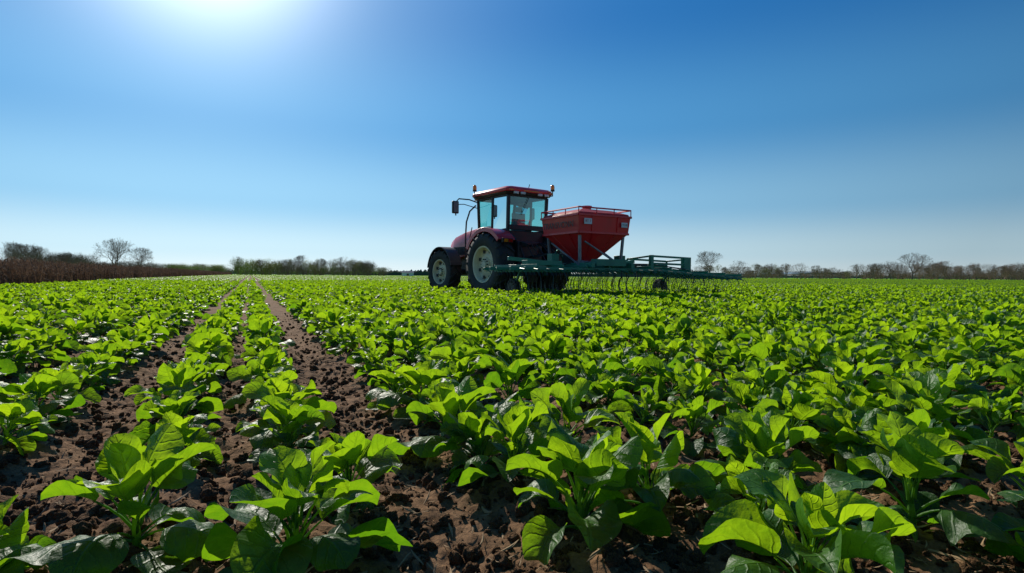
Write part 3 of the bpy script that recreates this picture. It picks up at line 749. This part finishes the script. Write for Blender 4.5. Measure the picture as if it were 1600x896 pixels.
for sgn,y0,y1 in ((1,1.0,2.6),(-1,-1.2,-1.9)):
    fr.beam((0,y0,1.0),(0,y1,1.12),.08,.10); fr.box(-.12,.12,min(y0,y0+.25*sgn),max(y0,y0+.25*sgn),.9,1.28)
fr.box(-.7,-.4,1.3,2.4,.93,1.06); fr.box(-1.25,-1.0,-.5,.55,.93,1.12)
ya,yb=-1.9,-3.6
fr.box(-.75,-.65,ya-.12,ya,.85,1.30); fr.box(-.75,-.60,yb,yb+.30,.82,1.26); fr.beam((-.7,ya,1.27),(-.7,yb,1.23),.05,.06); fr.beam((-.7,ya,1.05),(-.7,yb,1.02),.05,.06); fr.beam((.3,ya,1.2),(.3,yb,1.15),.06); fr.beam((-.7,ya-.05,1.27),(.3,ya-.05,1.2),.05); fr.beam((-.7,yb+.05,1.2),(.3,yb+.05,1.15),.05)
fr.beam((.3,ya,1.2),(.3,ya,.8),.05); fr.beam((.3,yb,1.15),(.3,yb,.75),.05); fr.box(-.4,.1,-2.9,-2.4,.85,1.02)
for y_ in (1.9,-3.9): fr.beam((.5,y_,.8),(.85,y_,.35),.06)
fr.obj('tool_frame',M_GREEN,I,bevel=.006)
tn=MB(); br=MB()
for bi,x_ in enumerate((-1.15,-.6,-.05,.5,1.05)):
    y_=YR+.4+.05*bi
    while y_<YL-.3:
        z=zt(y_); g=R.gauss(0,.015)
        br.box(x_-.05,x_+.05,y_-.02,y_+.02,z-.075,z-.037)
        br.beam((x_-.04,y_,z-.05),(x_-.19,y_,z-.09),.022,.022)
        tn.tube([(x_-.04,y_,z-.06),(x_-.18,y_,z-.10),(x_-.22,y_,z-.18),(x_-.12,y_+g,z-.30),(x_-.08,y_+g,z-.46),(x_-.18,y_+g,z-.68)],.0085,4)
        y_+=.27
tn.obj('spring_tines',M_WIRE,I); br.obj('tine_brackets',M_GREEN,I)
ft=MB()
for k in range(22):
    y_=YR+.5+k*.39
    ft.tube([(-1.2,y_,zt(y_)),(-1.42,y_,zt(y_)-.02),(-1.55,y_,zt(y_)-.2),(-1.62,y_+R.gauss(0,.05),.22)],.008,4)
ft.obj('following_harrow',M_WIRE,I)
hz=MB()
for k in range(14):
    y_=-5.0+k*.57; x_=R.choice([-1.1,-.55,0,.5])
    hz.tube([(0,.1 if y_>0 else -.1,1.0),(-.1,y_*.25,.93+.1*R.random()),(x_*.6,y_*.6,1.02),(x_,y_,zt(y_)+.1),(x_-.05,y_,zt(y_)-.3)],.016,6)
hz.obj('seed_hoses',M_BLACK,I)
for y_ in (1.9,-3.9): wheel('gauge_wheel',.9,y_,.30,.16,.16,1,I,14)
MB().box(-c-.036,-c-.020,.50,.76,2.08,2.24).box(-c-.036,-c-.020,-.78,-.56,2.04,2.18).obj('labels',M_WHITE,I)
def text(s,loc,rot,size,mat,par):
    cu=bpy.data.curves.new('lettering','FONT'); cu.body=s; cu.size=size; cu.extrude=.001; cu.align_x='CENTER'; cu.align_y='CENTER'
    o=bpy.data.objects.new('lettering',cu); scene.collection.objects.link(o); cu.materials.append(mat); o.parent=par; o.location=loc; o.rotation_euler=rot
text('TRANSVONN',(.05,c+.012,2.09),(math.pi/2,0,math.pi),.25,M_BLACK,I)
text('BT 7',(-c-.038,.63,2.16),(math.pi/2,0,-math.pi/2),.10,M_TAIL,I)
text('TX 20',(-c-.038,-.67,2.11),(math.pi/2,0,-math.pi/2),.07,M_BLACK,I)

# ---------------------------------------------------------------- world, sun, camera
w=bpy.data.worlds.new('World'); scene.world=w; w.use_nodes=True; nt=w.node_tree; nt.nodes.clear()
out=nt.nodes.new('ShaderNodeOutputWorld'); bg=nt.nodes.new('ShaderNodeBackground'); sky=nt.nodes.new('ShaderNodeTexSky')
sky.sky_type='NISHITA'; sky.sun_disc=False; sky.sun_elevation=SUN_EL; sky.sun_rotation=SUN_AZ; sky.altitude=0; sky.air_density=1.0; sky.dust_density=.2; sky.ozone_density=4.0
dv=Vector((math.sin(SUN_AZ)*math.cos(SUN_EL),math.cos(SUN_AZ)*math.cos(SUN_EL),math.sin(SUN_EL)))
tc=nt.nodes.new('ShaderNodeTexCoord'); vm=nt.nodes.new('ShaderNodeVectorMath'); vm.operation='NORMALIZE'; L(nt,tc.outputs['Generated'],vm.inputs[0])
sp=nt.nodes.new('ShaderNodeSeparateXYZ'); L(nt,vm.outputs[0],sp.inputs[0])
cr=nt.nodes.new('ShaderNodeValToRGB'); L(nt,sp.outputs[2],cr.inputs[0])
el=cr.color_ramp.elements; cr.color_ramp.interpolation='EASE'
stops=[(0.0,(.72,.86,.92)),(.04,(.54,.76,.88)),(.12,(.25,.53,.78)),(.25,(.075,.31,.63)),(.42,(.018,.17,.48)),(1.0,(.010,.085,.30))]
el[0].position=0; el[0].color=(*stops[0][1],1); el[1].position=1; el[1].color=(*stops[-1][1],1)
for p_,c_ in stops[1:-1]:
    e_=el.new(p_); e_.color=(*c_,1)
dt=nt.nodes.new('ShaderNodeVectorMath'); dt.operation='DOT_PRODUCT'; L(nt,vm.outputs[0],dt.inputs[0]); dt.inputs[1].default_value=dv
cg=dt.outputs['Value']; cgp=math_n(nt,'MAXIMUM',cg,0.0)
mr=nt.nodes.new('ShaderNodeMapRange'); L(nt,cg,mr.inputs[0]); mr.inputs[1].default_value=.35; mr.inputs[2].default_value=.92; mr.inputs[3].default_value=.62; mr.inputs[4].default_value=1.05
def scal(c,f):
    n=nt.nodes.new('ShaderNodeVectorMath'); n.operation='SCALE'
    if isinstance(c,tuple): n.inputs[0].default_value=c
    else: L(nt,c,n.inputs[0])
    if isinstance(f,(int,float)): n.inputs['Scale'].default_value=f
    else: L(nt,f,n.inputs['Scale'])
    return n.outputs[0]
def addv(a,b):
    n=nt.nodes.new('ShaderNodeVectorMath'); n.operation='ADD'; L(nt,a,n.inputs[0]); L(nt,b,n.inputs[1]); return n.outputs[0]
base=scal(cr.outputs[0],mr.outputs[0])
g1_=scal((1.0,1.0,.94),math_n(nt,'MULTIPLY',math_n(nt,'POWER',cgp,110.0),1.5))
g2_=scal((.72,.95,1.0),math_n(nt,'MULTIPLY',math_n(nt,'POWER',cgp,18.0),.36))
tot=addv(addv(base,g1_),addv(g2_,scal(sky.outputs[0],.006)))
tot=scal(tot,10.0)
L(nt,tot,bg.inputs[0]); L(nt,bg.outputs[0],out.inputs[0])
bg.inputs[1].default_value=.10
sd=bpy.data.lights.new('sun','SUN'); sd.energy=5; sd.angle=math.radians(.5); sd.color=(1,.94,.83)
so=bpy.data.objects.new('sun',sd); scene.collection.objects.link(so)
so.rotation_euler=dv.to_track_quat('Z','Y').to_euler(); so.location=dv*50
cam=bpy.data.cameras.new('camera'); co=bpy.data.objects.new('camera',cam); scene.collection.objects.link(co)
cam.lens=20; cam.sensor_width=36; cam.clip_start=.05; cam.clip_end=6000
co.location=(0,0,CAMH)
co.rotation_euler=(Matrix.Rotation(math.radians(90-1.1),3,'X')@Matrix.Rotation(math.radians(.4),3,'Z')).to_euler()
scene.camera=co
scene.view_settings.view_transform='Standard'; scene.view_settings.look='None'; scene.view_settings.exposure=0
